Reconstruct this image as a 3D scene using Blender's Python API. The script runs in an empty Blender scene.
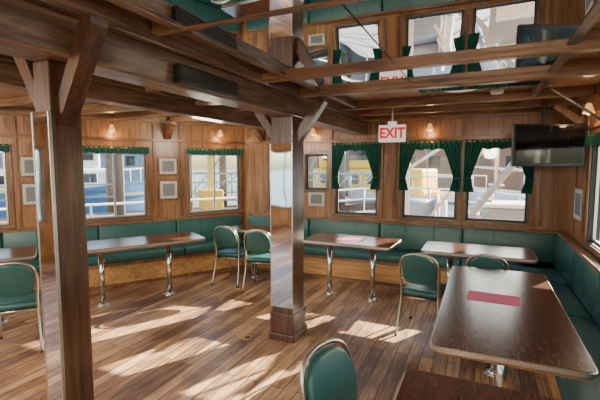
import bpy, bmesh, math, random
from mathutils import Vector, Matrix
random.seed(4)
S=bpy.context.scene
COL=S.collection
# ------------------------------------------------------------------ materials
def newmat(name):
    m=bpy.data.materials.new(name); m.use_nodes=True
    nt=m.node_tree; b=nt.nodes['Principled BSDF']
    return m,nt,b
def plain(name,col,rough=.5,metal=0,spec=.5,emit=None,es=0,bump=0,bscale=60):
    m,nt,b=newmat(name)
    b.inputs['Base Color'].default_value=(*col,1)
    b.inputs['Roughness'].default_value=rough
    b.inputs['Metallic'].default_value=metal
    b.inputs['Specular IOR Level'].default_value=spec
    if emit:
        b.inputs['Emission Color'].default_value=(*emit,1); b.inputs['Emission Strength'].default_value=es
    tc=nt.nodes.new('ShaderNodeTexCoord'); n=nt.nodes.new('ShaderNodeTexNoise')
    n.inputs['Scale'].default_value=bscale; n.inputs['Detail'].default_value=4
    nt.links.new(tc.outputs['Object'],n.inputs['Vector'])
    mx=nt.nodes.new('ShaderNodeMix'); mx.data_type='RGBA'
    mx.inputs[6].default_value=(*[c*.86 for c in col],1); mx.inputs[7].default_value=(*[min(1,c*1.12) for c in col],1)
    nt.links.new(n.outputs['Fac'],mx.inputs[0]); nt.links.new(mx.outputs[2],b.inputs['Base Color'])
    if bump:
        bp=nt.nodes.new('ShaderNodeBump'); bp.inputs['Strength'].default_value=bump; bp.inputs['Distance'].default_value=.01
        nt.links.new(n.outputs['Fac'],bp.inputs['Height']); nt.links.new(bp.outputs['Normal'],b.inputs['Normal'])
    return m
def wood(name,dark,mid,light,axis,rough=.35,sc=1.0,coat=.3):
    m,nt,b=newmat(name)
    tc=nt.nodes.new('ShaderNodeTexCoord'); mp=nt.nodes.new('ShaderNodeMapping')
    s=[14*sc]*3; s[axis]=1.1*sc; mp.inputs['Scale'].default_value=s
    nt.links.new(tc.outputs['Object'],mp.inputs['Vector'])
    n=nt.nodes.new('ShaderNodeTexNoise'); n.inputs['Scale'].default_value=1.6; n.inputs['Detail'].default_value=8
    n.inputs['Roughness'].default_value=.62; n.inputs['Distortion'].default_value=.9
    nt.links.new(mp.outputs[0],n.inputs['Vector'])
    r=nt.nodes.new('ShaderNodeValToRGB'); e=r.color_ramp.elements
    e[0].position=.3; e[0].color=(*dark,1); e[1].position=.72; e[1].color=(*light,1)
    k=e.new(.5); k.color=(*mid,1)
    nt.links.new(n.outputs['Fac'],r.inputs[0])
    n2=nt.nodes.new('ShaderNodeTexNoise'); n2.inputs['Scale'].default_value=1.3
    nt.links.new(tc.outputs['Object'],n2.inputs['Vector'])
    mr=nt.nodes.new('ShaderNodeMapRange'); mr.inputs['To Min'].default_value=.6; mr.inputs['To Max'].default_value=1.45
    nt.links.new(n2.outputs['Fac'],mr.inputs[0])
    v=nt.nodes.new('ShaderNodeVectorMath'); v.operation='SCALE'
    nt.links.new(r.outputs[0],v.inputs[0]); nt.links.new(mr.outputs[0],v.inputs['Scale'])
    nt.links.new(v.outputs[0],b.inputs['Base Color'])
    b.inputs['Roughness'].default_value=rough; b.inputs['Coat Weight'].default_value=coat; b.inputs['Coat Roughness'].default_value=.18
    bp=nt.nodes.new('ShaderNodeBump'); bp.inputs['Strength'].default_value=.15; bp.inputs['Distance'].default_value=.01
    nt.links.new(n.outputs['Fac'],bp.inputs['Height']); nt.links.new(bp.outputs['Normal'],b.inputs['Normal'])
    return m
D,M_,L_=(.08,.036,.016),(.21,.096,.04),(.39,.205,.09)
WX=wood('varnished_wood_x',D,M_,L_,0); WY=wood('varnished_wood_y',D,M_,L_,1); WZ=wood('varnished_wood_z',D,M_,L_,2)
PANEL=wood('wall_panel_wood',(.14,.065,.027),(.31,.15,.063),(.48,.27,.12),2,sc=.7)
POST=wood('post_wood',(.026,.012,.008),(.085,.037,.019),(.18,.085,.042),2,rough=.3,coat=.5)
BEAMY=wood('beam_wood_y',(.045,.028,.018),(.155,.093,.055),(.34,.23,.15),1,rough=.40)
BEAMX=wood('beam_wood_x',(.085,.042,.021),(.24,.125,.062),(.44,.27,.14),0,rough=.36)
HONEY=wood('bench_base_wood',(.30,.14,.045),(.55,.29,.10),(.72,.43,.17),0,rough=.4)
CEILW=wood('ceiling_wood',(.20,.105,.05),(.40,.23,.115),(.58,.37,.19),1,sc=.7)
def floor_mat():
    m,nt,b=newmat('plank_floor')
    tc=nt.nodes.new('ShaderNodeTexCoord'); mp=nt.nodes.new('ShaderNodeMapping')
    mp.inputs['Rotation'].default_value=(0,0,math.radians(90))
    nt.links.new(tc.outputs['Object'],mp.inputs['Vector'])
    br=nt.nodes.new('ShaderNodeTexBrick')
    br.inputs['Color1'].default_value=(0,0,0,1); br.inputs['Color2'].default_value=(1,1,1,1); br.inputs['Mortar'].default_value=(.5,.5,.5,1)
    br.inputs['Scale'].default_value=1; br.inputs['Mortar Size'].default_value=.0045; br.inputs['Mortar Smooth'].default_value=.4
    br.inputs['Brick Width'].default_value=2.6; br.inputs['Row Height'].default_value=.11; br.offset=.37
    nt.links.new(mp.outputs[0],br.inputs['Vector'])
    mp2=nt.nodes.new('ShaderNodeMapping'); mp2.inputs['Scale'].default_value=(22,1.6,1)
    nt.links.new(tc.outputs['Object'],mp2.inputs['Vector'])
    n=nt.nodes.new('ShaderNodeTexNoise'); n.inputs['Scale'].default_value=1.5; n.inputs['Detail'].default_value=9; n.inputs['Roughness'].default_value=.68; n.inputs['Distortion'].default_value=.5
    nt.links.new(mp2.outputs[0],n.inputs['Vector'])
    n2=nt.nodes.new('ShaderNodeTexNoise'); n2.inputs['Scale'].default_value=1.4; n2.inputs['Detail'].default_value=6
    nt.links.new(tc.outputs['Object'],n2.inputs['Vector'])
    a=nt.nodes.new('ShaderNodeMath'); a.operation='MULTIPLY_ADD'; a.inputs[1].default_value=.24
    nt.links.new(br.outputs['Color'],a.inputs[0]); nt.links.new(n.outputs['Fac'],a.inputs[2])
    a2=nt.nodes.new('ShaderNodeMath'); a2.operation='MULTIPLY_ADD'; a2.inputs[1].default_value=.8
    nt.links.new(n2.outputs['Fac'],a2.inputs[0]); nt.links.new(a.outputs[0],a2.inputs[2])
    r=nt.nodes.new('ShaderNodeValToRGB'); e=r.color_ramp.elements
    sb=nt.nodes.new('ShaderNodeMath'); sb.operation='SUBTRACT'; sb.inputs[1].default_value=.16
    nt.links.new(a2.outputs[0],sb.inputs[0])
    e[0].position=.54; e[0].color=(.058,.029,.018,1); e[1].position=1.0; e[1].color=(.58,.37,.20,1)
    k=e.new(.70); k.color=(.16,.083,.046,1); k=e.new(.86); k.color=(.33,.185,.10,1)
    nt.links.new(sb.outputs[0],r.inputs[0])
    mx=nt.nodes.new('ShaderNodeMix'); mx.data_type='RGBA'; mx.inputs[7].default_value=(.022,.012,.008,1)
    nt.links.new(br.outputs['Fac'],mx.inputs[0]); nt.links.new(r.outputs[0],mx.inputs[6])
    nt.links.new(mx.outputs[2],b.inputs['Base Color'])
    mr=nt.nodes.new('ShaderNodeMapRange'); mr.inputs['To Min'].default_value=.18; mr.inputs['To Max'].default_value=.52
    nt.links.new(n.outputs['Fac'],mr.inputs[0]); nt.links.new(mr.outputs[0],b.inputs['Roughness'])
    bp=nt.nodes.new('ShaderNodeBump'); bp.inputs['Strength'].default_value=.4; bp.inputs['Distance'].default_value=.005; bp.invert=True
    nt.links.new(br.outputs['Fac'],bp.inputs['Height'])
    bp2=nt.nodes.new('ShaderNodeBump'); bp2.inputs['Strength'].default_value=.22; bp2.inputs['Distance'].default_value=.006
    nt.links.new(n.outputs['Fac'],bp2.inputs['Height']); nt.links.new(bp.outputs['Normal'],bp2.inputs['Normal'])
    nt.links.new(bp2.outputs['Normal'],b.inputs['Normal'])
    return m
FLOOR=floor_mat()
def laminate():
    m,nt,b=newmat('table_laminate')
    tc=nt.nodes.new('ShaderNodeTexCoord'); mp=nt.nodes.new('ShaderNodeMapping'); mp.inputs['Scale'].default_value=(.5,1.8,1)
    nt.links.new(tc.outputs['Object'],mp.inputs['Vector'])
    n=nt.nodes.new('ShaderNodeTexNoise'); n.inputs['Scale'].default_value=34; n.inputs['Detail'].default_value=7; n.inputs['Roughness'].default_value=.7; n.inputs['Distortion'].default_value=.8
    nt.links.new(mp.outputs[0],n.inputs['Vector'])
    r=nt.nodes.new('ShaderNodeValToRGB'); e=r.color_ramp.elements
    e[0].position=.34; e[0].color=(.032,.012,.008,1); e[1].position=.74; e[1].color=(.15,.058,.03,1)
    k=e.new(.52); k.color=(.078,.028,.016,1)
    nt.links.new(n.outputs['Fac'],r.inputs[0]); nt.links.new(r.outputs[0],b.inputs['Base Color'])
    b.inputs['Roughness'].default_value=.22; b.inputs['Specular IOR Level'].default_value=.38
    return m
LAM=laminate()
def mirror(name,col,rough,bs,bstr):
    m,nt,b=newmat(name)
    b.inputs['Base Color'].default_value=(*col,1); b.inputs['Metallic'].default_value=1; b.inputs['Roughness'].default_value=rough
    tc=nt.nodes.new('ShaderNodeTexCoord'); n=nt.nodes.new('ShaderNodeTexNoise'); n.inputs['Scale'].default_value=bs; n.inputs['Detail'].default_value=0
    nt.links.new(tc.outputs['Object'],n.inputs['Vector'])
    bp=nt.nodes.new('ShaderNodeBump'); bp.inputs['Strength'].default_value=bstr; bp.inputs['Distance'].default_value=.02
    nt.links.new(n.outputs['Fac'],bp.inputs['Height']); nt.links.new(bp.outputs['Normal'],b.inputs['Normal'])
    return m
MIRC=mirror('ceiling_mirror_sheet',(.9,.9,.9),.012,1.6,.3)
MIRP=mirror('post_mirror_sheet',(.92,.94,.96),.035,4,.13)
GREEN=plain('green_vinyl',(.028,.115,.108),.33,bump=.12,bscale=240)
CURT=plain('green_curtain',(.005,.105,.075),.8,bscale=30)
CHROME=plain('chrome',(.75,.75,.74),.16,1)
ALU=plain('brushed_aluminium',(.62,.62,.6),.32,1)
CHAIRM=plain('champagne_metal',(.55,.50,.42),.3,1)
BLACK=plain('black_plastic',(.012,.012,.013),.35)
SCREEN=plain('tv_glass',(.006,.006,.007),.08)
WHITE=plain('white_paint',(.8,.8,.78),.45)
WHITEP=plain('white_plastic',(.85,.84,.8),.4,emit=(1,.97,.9),es=.5)
RED=plain('red_letters',(.75,.01,.01),.5,emit=(1,.02,.01),es=.4)
SGREEN=plain('green_sign',(.02,.25,.12),.5)
PINK=plain('pink_paper',(.58,.06,.17),.7)
PAPER=plain('print_paper',(.62,.62,.58),.7,bscale=9)
INK=plain('print_ink',(.22,.24,.25),.7,bscale=15)
BRASS=plain('brass',(.7,.42,.14),.28,1)
SHADE=plain('amber_shade',(.85,.5,.2),.5,emit=(1,.5,.18),es=.9)
DOME=plain('dome_glass',(.75,.72,.66),.4,emit=(1,.9,.75),es=.3)
RUBBER=plain('rubber_foot',(.03,.03,.03),.7)
DARKF=plain('dark_sash_paint',(.05,.045,.04),.5)
GREYS=plain('galvanised_grey',(.30,.33,.36),.55)
BOATW=plain('boat_white',(.78,.8,.82),.4)
BLUE=plain('boat_blue',(.05,.15,.34),.4)
BWIN=plain('dark_boat_glass',(.02,.03,.04),.1)
TIMBER=plain('pier_timber',(.16,.11,.08),.8,bscale=8)
YEL=plain('yellow_paint',(.85,.52,.04),.5)
BLD1=plain('shed_grey_blue',(.22,.3,.38),.8,bscale=2)
BLD2=plain('shed_brown',(.34,.18,.11),.8,bscale=2)
DECKG=plain('deck_grey',(.16,.18,.19),.7)
def glass():
    m=bpy.data.materials.new('window_glass'); m.use_nodes=True; nt=m.node_tree; nt.nodes.clear()
    o=nt.nodes.new('ShaderNodeOutputMaterial'); t=nt.nodes.new('ShaderNodeBsdfTransparent'); g=nt.nodes.new('ShaderNodeBsdfGlossy')
    t.inputs[0].default_value=(.96,.98,.98,1); g.inputs['Roughness'].default_value=.02
    x=nt.nodes.new('ShaderNodeMixShader'); x.inputs[0].default_value=.04
    nt.links.new(t.outputs[0],x.inputs[1]); nt.links.new(g.outputs[0],x.inputs[2]); nt.links.new(x.outputs[0],o.inputs[0])
    return m
GLASS=glass()
def water():
    m,nt,b=newmat('harbour_water'); b.inputs['Base Color'].default_value=(.03,.06,.07,1); b.inputs['Roughness'].default_value=.25
    tc=nt.nodes.new('ShaderNodeTexCoord'); n=nt.nodes.new('ShaderNodeTexNoise'); n.inputs['Scale'].default_value=1.2; n.inputs['Detail'].default_value=4
    nt.links.new(tc.outputs['Object'],n.inputs['Vector'])
    bp=nt.nodes.new('ShaderNodeBump'); bp.inputs['Strength'].default_value=.6; bp.inputs['Distance'].default_value=.1
    nt.links.new(n.outputs['Fac'],bp.inputs['Height']); nt.links.new(bp.outputs['Normal'],b.inputs['Normal'])
    return m
WATER=water()
# ------------------------------------------------------------------ builder
class B:
    def __init__(s): s.bm=bmesh.new(); s.mats=[]; s.M=Matrix()
    def mi(s,m):
        if m not in s.mats: s.mats.append(m)
        return s.mats.index(m)
    def add(s,p,mat,smooth=False,M=None):
        i=s.mi(mat)
        bmesh.ops.recalc_face_normals(p,faces=p.faces)
        for f in p.faces: f.material_index=i; f.smooth=smooth
        p.transform(s.M@(M or Matrix()))
        me=bpy.data.meshes.new('t'); p.to_mesh(me); p.free(); s.bm.from_mesh(me); bpy.data.meshes.remove(me)
    def box(s,lo,hi,mat,bev=0,seg=2,M=None,smooth=False):
        p=bmesh.new(); bmesh.ops.create_cube(p,size=1)
        c=[(a+b)/2 for a,b in zip(lo,hi)]; d=[abs(b-a) for a,b in zip(lo,hi)]
        for v in p.verts: v.co=Vector([v.co[k]*d[k]+c[k] for k in range(3)])
        if bev: bmesh.ops.bevel(p,geom=list(p.edges),offset=min(bev,min(d)*.49),segments=seg,affect='EDGES',profile=.5)
        s.add(p,mat,smooth,M)
    def cyl(s,c,r,h,mat,n=20,r2=None,axis='Z',smooth=True,M=None):
        p=bmesh.new(); bmesh.ops.create_cone(p,cap_ends=True,segments=n,radius1=r,radius2=r if r2 is None else r2,depth=h)
        R={'Z':Matrix(),'X':Matrix.Rotation(math.pi/2,4,'Y'),'Y':Matrix.Rotation(math.pi/2,4,'X')}[axis]
        p.transform(Matrix.Translation(c)@R); 
        i=s.mi(mat); s.add(p,mat,False,M)
        if smooth:
            s.bm.faces.ensure_lookup_table()
            for f in s.bm.faces[-(n+2):]:
                if len(f.verts)==4: f.smooth=True
    def prism(s,pts,z0,z1,mat,bev=0,seg=2,M=None,smooth=False):
        p=bmesh.new(); vs=[p.verts.new((x,y,z0)) for x,y in pts]; f=p.faces.new(vs)
        r=bmesh.ops.extrude_face_region(p,geom=[f])
        for g in r['geom']:
            if isinstance(g,bmesh.types.BMVert): g.co.z=z1
        if bev:
            bmesh.ops.recalc_face_normals(p,faces=p.faces)
            ed=[e for e in p.edges if abs(e.verts[0].co.z-e.verts[1].co.z)<1e-6]
            bmesh.ops.bevel(p,geom=ed,offset=bev,segments=seg,affect='EDGES',profile=.5)
        s.add(p,mat,smooth,M)
    def tube(s,pts,r,mat,n=8,sub=1,M=None):
        P=[Vector(q) for q in pts]
        if sub>1 and len(P)>2:
            Q=[]
            for i in range(len(P)-1):
                a=P[max(i-1,0)];b=P[i];c=P[i+1];d=P[min(i+2,len(P)-1)]
                for k in range(sub):
                    t=k/sub
                    Q.append(.5*((2*b)+(c-a)*t+(2*a-5*b+4*c-d)*t*t+(3*b-a-3*c+d)*t**3))
            Q.append(P[-1]); P=Q
        p=bmesh.new(); rings=[]; up=Vector((0,0,1)); T=(P[1]-P[0]).normalized()
        if abs(T.dot(up))>.9: up=Vector((0,1,0))
        U=T.cross(up).normalized()
        for i,q in enumerate(P):
            if i==0:t=P[1]-P[0]
            elif i==len(P)-1:t=P[-1]-P[-2]
            else:t=(P[i+1]-P[i]).normalized()+(P[i]-P[i-1]).normalized()
            t.normalize(); U=(U-t*U.dot(t)).normalized(); V=t.cross(U)
            rings.append([p.verts.new(q+r*(math.cos(2*math.pi*k/n)*U+math.sin(2*math.pi*k/n)*V)) for k in range(n)])
        for i in range(len(rings)-1):
            for k in range(n): p.faces.new((rings[i][k],rings[i][(k+1)%n],rings[i+1][(k+1)%n],rings[i+1][k]))
        p.faces.new(rings[0][::-1]); p.faces.new(rings[-1])
        s.add(p,mat,True,M)
    def ball(s,c,r,mat,sc=(1,1,1),M=None):
        p=bmesh.new(); bmesh.ops.create_uvsphere(p,u_segments=20,v_segments=12,radius=r)
        p.transform(Matrix.Translation(c)@Matrix.Diagonal((*sc,1))); s.add(p,mat,True,M)
    def grid(s,fn,nu,nv,mat,M=None,smooth=True):
        p=bmesh.new(); g=[[p.verts.new(fn(i/nu,j/nv)) for j in range(nv+1)] for i in range(nu+1)]
        for i in range(nu):
            for j in range(nv): p.faces.new((g[i][j],g[i+1][j],g[i+1][j+1],g[i][j+1]))
        s.add(p,mat,smooth,M)
    def mesh(s,name):
        me=bpy.data.meshes.new(name); s.bm.to_mesh(me); s.bm.free()
        for m in s.mats: me.materials.append(m)
        return me
    def obj(s,name,mw=None,parent=None):
        o=bpy.data.objects.new(name,s.mesh(name)); COL.objects.link(o)
        if parent: o.parent=parent
        if mw is not None: o.matrix_world=mw
        return o
def place(me,name,loc,rot=0):
    o=bpy.data.objects.new(name,me); COL.objects.link(o); o.location=loc; o.rotation_euler=(0,0,rot); return o
def frame(p,d):
    a=math.atan2(d[1],d[0]); return Matrix.Translation((p[0],p[1],0))@Matrix.Rotation(a,4,'Z')
# ------------------------------------------------------------------ room layout
XR=.985; YF=6.0; YB=-2.5; CX=-3.8; H=2.44; HC=H-.002
d=Vector((-.543,-.840)).normalized(); nL=Vector((-d.y,d.x))
LL=6.0; E=Vector((CX,YF))+d*LL
FR=frame((XR,YB),(0,1)); FF=frame((XR,YF),(-1,0)); FL=frame((CX,YF),d); FB2=frame(E,(0,-1)); FBK=frame((E.x,YB),(1,0))
TH=.09
def wall(name,F,L,ops,ext=0):
    b=B(); s=-ext
    for (a,c,z0,z1) in sorted(ops):
        b.box((s,-TH,0),(a,0,H),PANEL)
        b.box((a,-TH,0),(c,0,z0),PANEL); b.box((a,-TH,z1),(c,0,H),PANEL); s=c
    b.box((s,-TH,0),(L+ext,0,H),PANEL)
    return b.obj(name,F)
opsF=[(.418,1.191,.92,1.97),(1.294,2.064,.92,1.97),(2.422,3.11,.92,1.97),(3.228,3.629,1.29,1.88)]
opsL=[(.09,1.0,.9,1.9),(1.64,2.55,.9,1.9),(3.37,4.28,.9,1.9),(4.9,5.8,.9,1.9)]
opsR=[(6.1,7.35,.92,1.92),(4.4,5.6,.92,1.92),(2.7,3.9,.92,1.92),(.9,2.1,.92,1.92)]
opsB2=[(.3,1.7,.7,2.0),(1.95,3.3,.7,2.0)]
opsBK=[(.2,1.4,.6,2.1),(1.55,3.35,.6,2.1),(3.5,5.0,.7,2.0),(5.4,6.9,.7,2.0)]
wall('wall_right',FR,YF-YB,opsR); wall('wall_far',FF,XR-CX,opsF); wall('wall_left',FL,LL,opsL)
wall('wall_side_rear',FB2,E.y-YB,opsB2); wall('wall_back',FBK,XR-E.x,opsBK)
outl=[(XR,YB),(XR,YF),(CX,YF),(E.x,E.y),(E.x,YB)]
b=B(); b.prism(outl,-.08,0,FLOOR); b.obj('floor')
b=B(); b.prism(outl,H,H+.08,CEILW); b.obj('ceiling')
# windows
wn=0
def window(F,op,outer=HONEY,mull=0,sash=ALU):
    global wn; wn+=1
    a,c,z0,z1=op; b=B(); t=.055
    b.box((a-t,0.001,z0-.035),(c+t,.022,z0+.01),WX,.004); b.box((a-t,0.001,z1-.01),(c+t,.022,z1+t),WX,.004)
    b.box((a-t,0.001,z0+.01),(a+.01,.02,z1-.01),WZ,.004); b.box((c-.01,0.001,z0+.01),(c+t,.02,z1-.01),WZ,.004)
    b.box((a,-TH-.01,z0),(a+.02,0,z1),DARKF); b.box((c-.02,-TH-.01,z0),(c,0,z1),DARKF)
    b.box((a+.02,-TH-.01,z0),(c-.02,0,z0+.02),DARKF); b.box((a+.02,-TH-.01,z1-.02),(c-.02,0,z1),DARKF)
    u=.022
    b.box((a+.02,-.065,z0+.02),(a+.02+u,-.04,z1-.02),sash); b.box((c-.02-u,-.065,z0+.02),(c-.02,-.04,z1-.02),sash)
    b.box((a+.02,-.065,z0+.02),(c-.02,-.04,z0+.02+u),sash); b.box((a+.02,-.065,z1-.02-u),(c-.02,-.04,z1-.02),sash)
    for k in range(mull):
        x=a+(c-a)*(k+1)/(mull+1); b.box((x-.014,-.07,z0+.02),(x+.014,-.035,z1-.02),sash)
    b.box((a+.02,-.055,z0+.02),(c-.02,-.051,z1-.02),GLASS)
    b.obj('window_%d'%wn,F)
for o in opsF: window(FF,o,sash=DARKF)
for o in opsL: window(FL,o,mull=1)
for o in opsR: window(FR,o,mull=1)
for o in opsB2: window(FB2,o,mull=1)
for o in opsBK: window(FBK,o,mull=1)
tn=0
def trim(F,lo,hi,mat,bev=.004):
    global tn; tn+=1; b=B(); b.box(lo,hi,mat,bev); b.obj('trim_%d'%tn,F)
def battens(F,xs,z0=.9,z1=2.33):
    global tn
    for x in xs:
        tn+=1; b=B(); b.box((x-.022,.001,z0),(x+.022,.026,z1),WZ,.004); b.obj('trim_%d'%tn,F)
battens(FL,[1.12,1.52,2.67,3.27,4.4])
battens(FF,[.28,1.2425,2.17,2.36,3.169,3.75,4.3])
battens(FR,[7.5,8.0,5.8])
for F,L in ((FL,LL),(FF,XR-CX),(FR,YF-YB)):
    trim(F,(0.03,.001,2.06),(L-.03,.03,2.10),WX); trim(F,(.03,.001,2.34),(L-.03,.06,HC),BEAMX)
for i,(F,L) in enumerate(((FL,LL),(FF,XR-CX),(FR,YF-YB),(FB2,E.y-YB),(FBK,XR-E.x))):
    b=B(); b.box((.02,.001,0),(L-.02,.018,.1),WX,.003); b.obj('baseboard_'+['left','far','right','side_rear','back'][i],F)
# ------------------------------------------------------------------ ceiling beams
XB=-1.71
def wallx(y): return CX-(YF-y)*.543/.84 if y>E.y else E.x
b=B(); b.box((XB-.10,YB,2.15),(XB+.10,YF-.03,2.33),BEAMY,.012); b.box((XB-.14,YB,2.33),(XB+.14,YF-.03,HC),BEAMY,.006)
b.obj('ceiling_beam_main')
b=B(); b.box((-2.98,0.0,2.22),(-2.82,YF-.07,2.36),BEAMY,.01); b.box((-3.02,0,2.36),(-2.78,YF-.07,HC),BEAMY,.005); b.obj('ceiling_beam_side')
for y,w,z in [(-1.2,.16,2.32),(1.63,.05,2.365),(2.76,.075,2.335),(3.47,.09,2.325),(4.62,.09,2.35),(5.35,.08,2.36)]:
    b=B(); b.box((XB+.142,y-w/2,z),(XR-.062,y+w/2,HC),BEAMX,.008); b.obj('ceiling_beam_cross')
for y,w,z in [(-1.2,.16,2.32),(.3,.1,2.34),(1.2,.12,2.34),(2.05,.08,2.36),(2.78,.07,2.36),(3.49,.12,2.33),(4.2,.08,2.36),(4.85,.1,2.35),(5.4,.08,2.36)]:
    b=B(); x0=wallx(y+w/2)+.14; b.box((x0,y-w/2,z),(-3.021,y+w/2,HC),BEAMX,.008)
    b.box((-2.779,y-w/2,z),(XB-.142,y+w/2,HC),BEAMX,.008); b.obj('ceiling_rafter')
# dropped mirror sheets between the beams
for y0,y1 in [(-.8,1.60),(1.66,2.72),(2.80,3.42),(3.52,3.95)]:
    for x0,x1 in ((XB+.36,-.563),(-.557,.40)):
        if y0>3.5 and x0<-1: continue
        b=B(); b.box((x0,y0+.002,2.378),(x1,y1-.002,HC),BEAMY); b.box((x0+.002,y0+.004,2.372),(x1-.002,y1-.004,2.3779),MIRC)
        b.obj('ceiling_mirror_panel')
for y0,y1 in [(-.8,1.6),(1.66,2.72),(2.80,3.42),(3.52,4.57)]:
    b=B(); b.box((.402,y0,2.365),(.46,y1,HC),BEAMY,.004); b.box((XB+.30,y0,2.36),(XB+.355,y1,HC),BEAMY,.004); b.obj('ceiling_batten')
# ------------------------------------------------------------------ posts
def bracket(b,M,reach,z0,z1,w=.09,thick=.1,mat=None):
    p=bmesh.new(); pts=[(0,z0),(0,z0-thick*1.5),(reach,z1-thick*.5),(reach,z1),(reach-thick*.7,z1)]
    vs=[p.verts.new((x,-w/2,z)) for x,z in pts]; f=p.faces.new(vs); r=bmesh.ops.extrude_face_region(p,geom=[f])
    for g in r['geom']:
        if isinstance(g,bmesh.types.BMVert): g.co.y=w/2
    b.add(p,mat or POST,False,M)
def post(x,y,wx,wy,mz0,mz1,base,reach,br,th,zb):
    b=B(); h=wx/2; k=wy/2
    b.box((-h,-k,.0),(h,k,2.149),POST,.008)
    b.box((-h,-k-.012,mz0),(h*.98,-k-.001,mz1),MIRP)
    for xx in (-h-.006,h*.98): b.box((xx,-k-.014,mz0),(xx+.006,-k,mz1),ALU)
    if base:
        b.box((-h-.03,-k-.03,0),(h+.03,k+.03,.07),POST,.01)
        b.box((-h-.018,-k-.018,.07),(h+.018,k+.018,.27),POST,.008)
    bracket(b,Matrix.Translation((h,0,0)),reach,zb,2.318,br,th)
    bracket(b,Matrix.Translation((-h,0,0))@Matrix.Rotation(math.pi,4,'Z'),reach,zb,2.318,br,th)
    return b.obj('support_post',Matrix.Translation((x,y,0)))
post(-1.755,1.22,.105,.15,.05,1.93,False,.23,.085,.08,1.99)
post(-1.72,3.49,.225,.26,.33,1.90,True,.28,.10,.09,2.02)
for F,s,rc in ((FL,1.32,.3),(FL,2.93,.3),(FL,4.6,.3),(FF,4.4,.3),(FR,7.62,.25)):
    b=B(); bracket(b,Matrix.Translation((0,.061,0))@Matrix.Rotation(math.pi/2,4,'Z'),rc,2.20,2.34,.08,.07,WZ); b.box((-.04,.031,2.101),(.04,.062,2.338),WZ,.005); b.obj('knee_brace',F@Matrix.Translation((s,0,0)))
b=B(); b.box((0,0,0),(.05,.6,.11),BLACK,.012)
for k in range(5): b.box((.05,.02,.015+k*.018),(.056,.58,.021+k*.018),DARKF)
b.obj('wall_heater',Matrix.Translation((XB+.101,1.8,2.16)))
# ------------------------------------------------------------------ bench
b=B()
def bench(F,s0,s1,seg):
    b.M=F
    b.box((s0,.02,0),(s1,.47,.34),HONEY); b.box((s0,.47,.0),(s1,.478,.05),WX)
    b.box((s0,.46,.30),(s1,.50,.35),WX,.006)
    b.box((s0,.019,.34),(s1,.05,.83),WX); b.box((s0,.019,.83),(s1,.11,.86),WX,.006)
    n=max(1,round((s1-s0)/seg)); w=(s1-s0)/n
    for i in range(n):
        a=s0+i*w+.004; c=s0+(i+1)*w-.004
        b.box((a,.12,.35),(c,.53,.465),GREEN,.03,3,smooth=True)
        R=Matrix.Translation((0,.06,.45))@Matrix.Rotation(math.radians(6),4,'X')
        b.box((a,.0,0),(c,.085,.39),GREEN,.028,3,M=R,smooth=True)
        for t in (1/3,2/3):
            x=a+(c-a)*t; b.tube([(x,.087,.03),(x,.0875,.36)],.003,GREEN,6,M=R)
    b.M=Matrix()
bench(FL,.12,5.7,1.15)
bench(FF,.05,XR-CX-.12,1.1)
bench(FR,3.2,YF-YB-.05,1.1)
b.obj('upholstered_bench')
# ------------------------------------------------------------------ tables
def rrect(L,W,r,n=6):
    P=[]
    for cx,cy,a0 in ((L/2-r,W/2-r,0),(-L/2+r,W/2-r,90),(-L/2+r,-W/2+r,180),(L/2-r,-W/2+r,270)):
        for k in range(n+1):
            a=math.radians(a0+90*k/n); P.append((cx+r*math.cos(a),cy+r*math.sin(a)))
    return P
def table(loc,rot,L,W,legs):
    b=B()
    b.prism(rrect(L,W,.055),.722,.752,ALU,.004,1)
    b.prism(rrect(L-.014,W-.014,.05),.752,.7545,LAM); b.prism(rrect(L-.03,W-.03,.04),.706,.722,WX)
    for x in legs:
        b.cyl((x,0,.36),.032,.68,CHROME,20); b.cyl((x,0,.006),.085,.012,CHROME,28); b.cyl((x,0,.022),.07,.02,CHROME,28,r2=.034)
        b.cyl((x,0,.69),.09,.02,GREYS,20)
    o=b.obj('dining_table',Matrix.Translation((*loc,0))@Matrix.Rotation(rot,4,'Z')); return o
table((.147,3.07),math.pi/2,1.86,.75,(-.45,.45))
table((.08,1.22),math.pi/2,1.26,.75,(-.3,.3))
table((-.03,4.86),0,1.14,.62,(-.28,.28))
table((-1.5,4.86),math.radians(-2),1.16,.62,(-.29,.29))
aL=math.atan2(d.y,d.x)
pc=Vector((CX,YF))+d*2.04+nL*1.17; table(pc,aL,1.62,.62,(-.4,.4))
pc2=Vector((CX,YF))+d*3.78+nL*1.17; table(pc2,aL,1.4,.62,(-.35,.35))
table((-3.1,5.15),0,.8,.5,(0,))
b=B(); b.box((-.17,-.115,0),(.17,.115,.0008),PINK); pm=b.mesh('paper_menu')
place(pm,'paper_menu',(.10,3.10,.7548),math.radians(-3)); place(pm,'paper_menu',(-1.5,4.88,.7548),math.radians(5))
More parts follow.
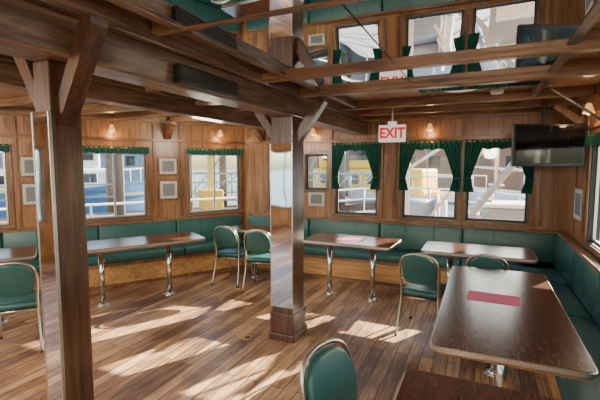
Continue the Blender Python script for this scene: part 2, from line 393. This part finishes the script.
# ------------------------------------------------------------------ chairs
def chair_mesh():
    b=B(); b.M=Matrix.Diagonal((.94,1,.945,1))
    b.box((-.21,-.20,.415),(.21,.215,.485),GREEN,.032,3,smooth=True); b.box((-.19,-.18,.40),(.19,.19,.418),BLACK)
    for s in (-1,1):
        b.tube([(s*.185,.165,.40),(s*.192,.185,.25),(s*.205,.22,.01)],.0115,CHAIRM,8,3); b.cyl((s*.205,.22,.01),.015,.02,RUBBER,10)
        b.cyl((s*.215,-.30,.01),.015,.02,RUBBER,10)
        b.tube([(s*.185,.175,.405),(s*.19,-.20,.405)],.011,CHAIRM)
    b.tube([(-.185,.17,.403),(.185,.17,.403)],.010,CHAIRM); b.tube([(-.19,-.19,.403),(.19,-.19,.403)],.010,CHAIRM)
    half=[(.215,-.30,.01),(.20,-.235,.25),(.19,-.205,.42),(.192,-.215,.56),(.20,-.235,.68),(.192,-.26,.78),(.155,-.278,.85),(.085,-.288,.886),(0,-.291,.896)]
    path=[(-x,y,z) for x,y,z in half]+half[-2::-1]
    b.tube(path,.0125,CHAIRM,8,4)
    out=[(.0,.555),(.10,.558),(.150,.575),(.172,.62),(.180,.69),(.172,.77),(.14,.83),(.08,.868),(0,.878)]
    pts=out+[(-x,z) for x,z in out[-2:0:-1]]
    p=bmesh.new(); vs=[p.verts.new((x,0,z)) for x,z in pts]; f=p.faces.new(vs); r=bmesh.ops.extrude_face_region(p,geom=[f])
    for g in r['geom']:
        if isinstance(g,bmesh.types.BMVert): g.co.y=.05
    bmesh.ops.recalc_face_normals(p,faces=p.faces)
    bmesh.ops.bevel(p,geom=[e for e in p.edges if abs(e.verts[0].co.y-e.verts[1].co.y)<1e-6],offset=.018,segments=3,affect='EDGES',profile=.5)
    for v in p.verts: v.co.y+= -.205-.025-(v.co.z-.55)*.245 +.01
    b.add(p,GREEN,True)
    b.tube([(-.19,-.212,.60),(.19,-.212,.60)],.008,CHAIRM)
    return b.mesh('dining_chair')
CM=chair_mesh()
def chair(x,y,fx,fy):
    f=Vector((fx,fy)).normalized(); a=math.atan2(f.y,f.x)-math.pi/2
    place(CM,'dining_chair',(x+f.x*.27,y+f.y*.27,0),a)
chair(-.65,1.72,.97,-.3)
chair(-.53,3.93,.1,1)
chair(.07,4.16,.05,1)
chair(-3.25,4.60,-.1,1)
chair(-2.68,4.52,-.25,1)
chair(-3.74,2.08,-.75,.6)
# ------------------------------------------------------------------ curtains
def curtain(F,op,drape=True,rodz=None):
    a,c,z0,z1=op; b=B(); top=z1+.05; a2=a-.03; c2=c+.03
    b.tube([(a2-.02,.05,top),(c2+.02,.05,top)],.009,BRASS); 
    for x in (a2,c2): b.tube([(x,.023,top),(x,.05,top)],.006,BRASS)
    W=c2-a2
    def val(u,v):
        x=a2+u*W; hgt=(.12 if drape else .095)+.014*math.sin(u*W*38)
        return (x,.056+.016*math.sin(u*W*95)*(.4+.6*v)+.003*math.sin(u*W*31),top+.02-v*hgt)
    b.grid(val,int(W*110),4,CURT)
    if drape:
        for sd in (0,1):
            def dr(u,v):
                z=top-.03-v*.66
                if v<.72: w=.26-.17*(v/.72)**.8
                else: w=.09+.05*((v-.72)/.28)
                x=u*w; x=a2+x if sd==0 else c2-x
                return (x,.07+.018*math.sin(u*34)*(.5+.5*(1-abs(v-.72))),z)
            b.grid(dr,26,16,CURT)
            xx=a2+.04 if sd==0 else c2-.04
            b.box((xx-.05,.04,top-.03-.72*.66-.012),(xx+.05,.10,top-.03-.72*.66+.012),CURT,.01)
    b.obj('window_curtain',F)
for o in opsF[:3]: curtain(FF,o)
for o in opsL: curtain(FL,o,False)
for o in opsR[:2]: curtain(FR,o,False)
# ------------------------------------------------------------------ pictures / signs
def picture(F,x,z,w,h,name='framed_picture',fr=WZ,t=.025,ink=True,y=.001):
    b=B(); b.box((x-w/2,y,z-h/2),(x+w/2,y+.018,z+h/2),fr,.004)
    b.box((x-w/2+t,y+.018,z-h/2+t),(x+w/2-t,y+.02,z+h/2-t),PAPER)
    if ink:
        b.box((x-w/2+t+w*.12,y+.02,z-h/2+t+h*.12),(x+w/2-t-w*.12,y+.0212,z+h/2-t-h*.12),INK)
    b.obj(name,F)
for s in (1.32,3.09):
    picture(FL,s,1.68,.31,.29); picture(FL,s,1.31,.31,.32)
picture(FL,4.6,1.5,.28,.22)
picture(FF,4.1,1.57,.36,.28,fr=WHITE,t=.01); picture(FF,3.42,1.15,.28,.22,'notice_sign',WHITE,.008)
picture(FR,7.76,1.27,.42,.38)
b=B(); b.box((4.0-.16,.001,1.83),(4.16,.012,1.93),SGREEN,.003)
b.box((3.87,.012,1.85),(4.13,.0135,1.91),WHITE); b.box((3.9,.0135,1.865),(4.1,.0145,1.895),SGREEN); b.obj('safety_sign',FF)
e=bpy.data.objects.new('exit_sign',None); COL.objects.link(e); e.location=(-.99,4.80,2.07); e.rotation_euler=(0,0,math.radians(6))
b=B(); b.box((-.155,-.03,-.10),(.155,.03,.10),WHITEP,.008); b.box((-.05,-.02,.10),(.05,.02,.14),WHITEP,.004)
b.tube([(-.0,0,.13),(-.0,0,.365)],.010,ALU); b.cyl((0,0,.358),.045,.02,ALU,16)
bx=b.obj('sign_box'); bx.parent=e
cu=bpy.data.curves.new('exit_text','FONT'); cu.body='EXIT'; cu.size=.165; cu.align_x='CENTER'; cu.align_y='CENTER'; cu.extrude=.002; cu.offset=.006
to=bpy.data.objects.new('tmp',cu); COL.objects.link(to); bpy.context.view_layer.update()
me=bpy.data.meshes.new_from_object(to); bpy.data.objects.remove(to)
me.materials.clear(); me.materials.append(RED)
for v_ in me.vertices: v_.co.x*=.86
lt=bpy.data.objects.new('letters',me); COL.objects.link(lt); lt.parent=e; lt.rotation_euler=(math.pi/2,0,0); lt.location=(0,-.0325,0)
# TV
b=B(); b.box((-.345,-.0,-.215),(.345,.05,.215),BLACK,.01); b.box((-.32,-.002,-.18),(.32,.001,.193),SCREEN)
b.box((-.12,.05,-.1),(.12,.09,.1),BLACK,.008)
b.tube([(0,.09,0),(0,.13,.02),(.0,.15,.25),(0,.15,.51)],.018,BLACK,10,3); b.cyl((0,.15,.51),.06,.02,BLACK)
b.obj('wall_television',Matrix.Translation((.60,4.74,1.90))@Matrix.Rotation(math.radians(17),4,'Z'))
b=B(); b.tube([(.52,4.35,2.42),(.93,4.35,2.10)],.012,ALU); b.tube([(.93,4.35,2.10),(XR-.032,4.35,2.10)],.012,ALU); b.cyl((XR-.034,4.35,2.10),.03,.008,ALU,axis='X'); b.cyl((.52,4.35,2.425),.03,.02,ALU)
b.obj('support_rod')
def sconce(F,s,z):
    b=B(); b.cyl((0,.008,0),.045,.014,BRASS,20,axis='Y'); b.tube([(0,.01,0),(0,.07,-.02),(0,.10,.02),(0,.10,.045)],.007,BRASS,8,4)
    b.cyl((0,.10,.02),.05,.09,SHADE,20,r2=.022); b.cyl((0,.10,.07),.018,.02,BRASS); b.ball((0,.10,-.02),.022,DOME)
    o=b.obj('wall_sconce',F@Matrix.Translation((s,.0,z)))
    l=bpy.data.lights.new('sconce_bulb','POINT'); l.energy=2; l.color=(1,.62,.3); l.shadow_soft_size=.04
    lo=bpy.data.objects.new('sconce_bulb',l); COL.objects.link(lo); lo.parent=o; lo.location=(0,.11,-.08)
for F,s in ((FL,.48),(FL,2.12),(FL,3.8),(FR,7.1),(FF,3.45),(FF,1.68)): sconce(F,s,2.21)
def fill_dome(x,y,z,E_):  # invented dome fixture with point lamp, added to fill the interior with light
    b=B(); b.cyl((0,0,-.012),.17,.024,BRASS,32); b.ball((0,0,-.02),.155,DOME,(1,1,.35))
    o=b.obj('fill_dome_fixture',Matrix.Translation((x,y,z)))
    l=bpy.data.lights.new('fill_dome_lamp','POINT'); l.energy=E_; l.color=(1,.90,.76); l.shadow_soft_size=.2
    lo=bpy.data.objects.new('fill_dome_lamp',l); COL.objects.link(lo); lo.parent=o; lo.location=(0,0,-.35)
fill_dome(-4.3,.7,HC,130); fill_dome(.2,-1.9,HC,140); fill_dome(-2.6,-.4,HC,140); fill_dome(-3.4,4.45,HC,34)
b=B(); b.cyl((0,0,-.012),.165,.022,WHITE,36,r2=.175); b.cyl((0,0,-.026),.13,.008,DOME,36); b.obj('ceiling_speaker',Matrix.Translation((-.22,4.15,HC)))
b=B(); b.cyl((0,0,-.02),.055,.04,WHITE,24,r2=.06); b.obj('smoke_detector',Matrix.Translation((.1,4.45,HC)))
b=B(); b.cyl((0,0,.004),.05,.008,BRASS,24); b.cyl((0,0,.009),.03,.004,DARKF,16); b.obj('deck_socket',Matrix.Translation((-2.05,3.25,0)))
# ------------------------------------------------------------------ outside
b=B(); b.box((-250,-250,-1.9),(250,250,-1.8),WATER); b.obj('harbour_water')
b=B(); b.prism([(2.4,-4),(2.4,6.6),(.3,11.5),(-1.4,12.5),(-3.2,11.5),(-5.0,6.6),(-8.6,.9),(-8.6,-4)],-1.0,-.10,DECKG); b.obj('ship_deck')
b=B(); b.box((XR+.1,-3.0,2.46),(2.45,6.9,2.54),BOATW,.01)  # unseen roof added outside to keep sun off the right windows and tables
for y in (-2.5,.0,2.5,5.6): b.tube([(2.35,y,-.1),(2.35,y,2.46)],.03,WHITE,10)
b.obj('added_sun_shade')
b=B()
rail=[(2.3,-4),(2.3,6.6),(.25,11.3),(-1.4,12.2),(-3.1,11.3),(-4.9,6.6),(-8.4,.9),(-8.4,-4)]
for z in (.35,.72,1.02): b.tube([(x,y,z) for x,y in rail],.022,WHITE,8,1)
for (x0,y0),(x1,y1) in zip(rail,rail[1:]):
    n=int(math.hypot(x1-x0,y1-y0)/1.3)+1
    for k in range(n): 
        t=k/n; b.tube([(x0+(x1-x0)*t,y0+(y1-y0)*t,-.1),(x0+(x1-x0)*t,y0+(y1-y0)*t,1.02)],.02,WHITE)
b.obj('deck_railing')
b=B(); b.box((-1.9,9.0,-.1),(-.9,9.9,.35),GREYS,.05); b.cyl((-1.4,9.4,.62),.3,.9,GREYS,24,axis='X'); b.cyl((-1.9,9.4,.62),.42,.06,GREYS,24,axis='X'); b.cyl((-.9,9.4,.62),.42,.06,GREYS,24,axis='X')
b.box((-2.1,9.2,-.1),(-1.95,9.6,.9),WHITE,.02); b.box((-.85,9.2,-.1),(-.7,9.6,.9),WHITE,.02); b.obj('anchor_winch')
b=B(); b.box((.0,7.8,-.1),(.9,8.6,.95),GREYS,.06); b.box((-.02,7.75,.95),(.92,8.65,1.02),WHITE,.02); b.box((.1,7.79,.1),(.8,7.8,.7),WHITE); b.obj('deck_locker')
b=B()
for k in range(9):
    b.box((-.75+k*.17,7.0,.15+k*.24),(-.53+k*.17,7.6,.18+k*.24),GREYS)
for yy in (6.98,7.62):
    b.tube([(-.8,yy,-.05),(.85,yy,2.3)],.04,GREYS,8); b.tube([(-.8,yy,.8),(.85,yy,3.2)],.02,WHITE,8)
    for k in range(4): b.tube([(-.7+k*.45,yy,.05+k*.65),(-.7+k*.45,yy,.95+k*.65)],.018,WHITE)
b.obj('deck_stair')
b=B(); b.tube([(-1.4,8.3,-.1),(-1.4,8.3,7)],.07,WHITE,12); b.tube([(-1.4,8.3,6.5),(-1.4,12.2,.5)],.012,GREYS); b.tube([(-1.4,8.3,6.5),(-4.0,8.2,.4)],.012,GREYS); b.tube([(-1.4,8.3,6.5),(1.4,8.4,.4)],.012,GREYS)
b.tube([(-1.4,8.3,1.6),(-.1,7.4,2.4)],.035,WHITE); b.obj('signal_mast')
def boat(name,x,y,rot,L,W,hull,cab,scale=1):
    b=B(); n=10
    def prof(t): return W/2*(1-max(0,(t-.55)/.45)**2.2)*(.86+.14*min(1,t*4))
    def side(u,v):
        if u<.5: t=u*2; sg=1
        else: t=(1-u)*2; sg=-1
        w=prof(t)*(.72+.28*v)
        return (t*L-L/2+.35*v*t, sg*w, -1.85+v*(2.1+.7*t*t))
    b.grid(side,40,6,hull)
    dk=[]
    for i in range(21): t=i/20; dk.append((t*L-L/2+.3*t,prof(t)*.97))
    for i in range(19,-1,-1): t=i/20; dk.append((t*L-L/2+.3*t,-prof(t)*.97))
    b.prism(dk,-.1,.05,DECKG)
    b.box((-L*.32,-W*.34,.0),(L*.18,W*.34,1.5),cab,.12); b.box((-L*.12,-W*.3,1.5),(L*.14,W*.3,2.9),cab,.12); b.box((-L*.16,-W*.34,2.9),(L*.17,W*.34,3.0),GREYS,.04)
    for sg in (-1,1):
        for k in range(4):
            xx=-L*.28+k*L*.11; b.box((xx,sg*W*.34-.01,.7),(xx+L*.07,sg*W*.34+.01,1.2),BWIN)
        for k in range(2):
            xx=-L*.1+k*L*.12; b.box((xx,sg*W*.3-.01,1.95),(xx+L*.09,sg*W*.3+.01,2.6),BWIN)
    b.box((L*.14-.01,-W*.26,1.95),(L*.14+.01,W*.26,2.6),BWIN)
    b.box((-L*.33,-W*.345,.28),(L*.19,W*.345,.44),YEL)
    b.tube([(-L*.02,0,3),(-L*.02,0,6.5)],.05,WHITE); b.tube([(-L*.02,-.8,5),(-L*.02,.8,5)],.03,WHITE)
    rl=[(t*L-L/2+.3*t,prof(t)*.95*sg,1.15+.5*t*t) for sg in (1,) for t in [i/10 for i in range(11)]]
    b.tube(rl,.025,WHITE); b.tube([(x_,-y_,z_) for x_,y_,z_ in rl],.025,WHITE)
    for x_,y_,z_ in rl[::2]: b.tube([(x_,y_,.3),(x_,y_,z_)],.02,WHITE); b.tube([(x_,-y_,.3),(x_,-y_,z_)],.02,WHITE)
    b.obj(name,Matrix.Translation((x,y,0))@Matrix.Rotation(rot,4,'Z')@Matrix.Diagonal((scale,scale,scale,1)))
boat('moored_boat',5.5,17.5,math.radians(200),12,3.8,BOATW,BOATW)
boat('moored_boat',-6.5,22,math.radians(170),13,4,BOATW,YEL)
boat('moored_boat',-22,15.5,math.radians(60),12,3.8,BLUE,BOATW)
boat('moored_boat',-20,3.0,math.radians(75),11,3.5,BOATW,BOATW)
b=B(); b.M=Matrix.Translation((-13,8,0))@Matrix.Rotation(math.radians(55),4,'Z')
b.box((-14,-1.2,-.3),(14,1.2,-.05),TIMBER)
for k in range(13):
    for sg in (-1,1): b.cyl((-13+k*2.2,sg*1.3,.6+.3*(k%2)),.16,5.0,TIMBER,14)
for z in (.5,.95): b.box((-14,1.1,z),(14,1.17,z+.06),GREYS)
b.M=Matrix(); b.obj('timber_pier')
b=B(); b.M=Matrix.Translation((-9.6,12.7,0))@Matrix.Rotation(math.radians(55),4,'Z')
b.box((-.4,-.35,-.04),(.4,.35,.75),YEL,.05); b.box((-.11,-.11,.75),(.11,.11,3.4),YEL,.02); b.tube([(0,0,3.3),(2.6,0,4.3)],.07,YEL,8); b.tube([(0,0,1.4),(1.5,0,3.8)],.04,GREYS,8); b.tube([(2.5,0,4.25),(2.5,0,1.6)],.02,BLACK,6)
b.M=Matrix(); b.obj('dock_crane')
b=B(); b.M=Matrix.Translation((-8.0,15.5,.2))@Matrix.Rotation(math.radians(20),4,'Z')
for sg in (-.6,.6):
    b.box((-4,sg-.04,0),(4,sg+.04,.08),GREYS); b.box((-4,sg-.04,1.1),(4,sg+.04,1.18),GREYS)
    for k in range(8):
        b.tube([(-4+k,sg,0),(-4+k,sg,1.15)],.03,GREYS); b.tube([(-4+k,sg,0),(-3+k,sg,1.15)],.025,GREYS)
b.box((-4,-.6,-.02),(4,.6,.03),DECKG); b.M=Matrix(); b.obj('gangway_bridge')
def shed(x,y,w,dp,h,mat,rot):
    b=B(); b.box((-w/2,-dp/2,-1.79),(w/2,dp/2,h),mat)
    p=[(-dp/2-.4,h),(dp/2+.4,h),(0,h+dp*.22)]
    q=bmesh.new(); vs=[q.verts.new((-w/2-.3,a,z)) for a,z in p]; f=q.faces.new(vs); r=bmesh.ops.extrude_face_region(q,geom=[f])
    for g in r['geom']:
        if isinstance(g,bmesh.types.BMVert): g.co.x=w/2+.3
    b.add(q,GREYS)
    n=int(w/3)
    for k in range(n):
        xx=-w/2+1+k*3
        for sg in (-1,1): b.box((xx,sg*dp/2-.03,h*.35),(xx+1.4,sg*dp/2+.03,h*.7),BWIN)
    b.obj('harbour_shed',Matrix.Translation((x,y,0))@Matrix.Rotation(rot,4,'Z'))
shed(-12,60,34,12,4.0,BLD2,.1); shed(-62,46,30,12,4.5,BLD1,.9); shed(22,50,22,10,4.0,BLD1,-.2); shed(-72,2,30,12,4,BLD2,1.5); shed(40,20,24,10,5,BLD2,1.2)
# ------------------------------------------------------------------ light
w=bpy.data.worlds.new('sky_world'); S.world=w; w.use_nodes=True; nt=w.node_tree; bg=nt.nodes['Background']
sk=nt.nodes.new('ShaderNodeTexSky')
try: sk.sky_type='NISHITA'
except Exception: pass
sk.sun_disc=False; sk.sun_elevation=math.radians(24); sk.sun_rotation=math.atan2(.47,.88)
sk.air_density=1.2; sk.dust_density=2.0
nt.links.new(sk.outputs[0],bg.inputs[0]); bg.inputs[1].default_value=.82
su=bpy.data.lights.new('sun','SUN'); su.energy=54; su.color=(1,.87,.68); su.angle=.007
so=bpy.data.objects.new('sun',su); COL.objects.link(so)
v=Vector((-.47*.913,-.88*.913,-.405)); so.rotation_euler=v.to_track_quat('-Z','Y').to_euler(); so.location=(10,20,12)
# ------------------------------------------------------------------ camera
c=bpy.data.cameras.new('camera'); c.sensor_width=36; c.lens=24; c.clip_start=.05; c.clip_end=500
co=bpy.data.objects.new('camera',c); COL.objects.link(co); co.location=(0,0,1.7); co.rotation_euler=(math.radians(85),0,math.radians(24.5))
S.camera=co
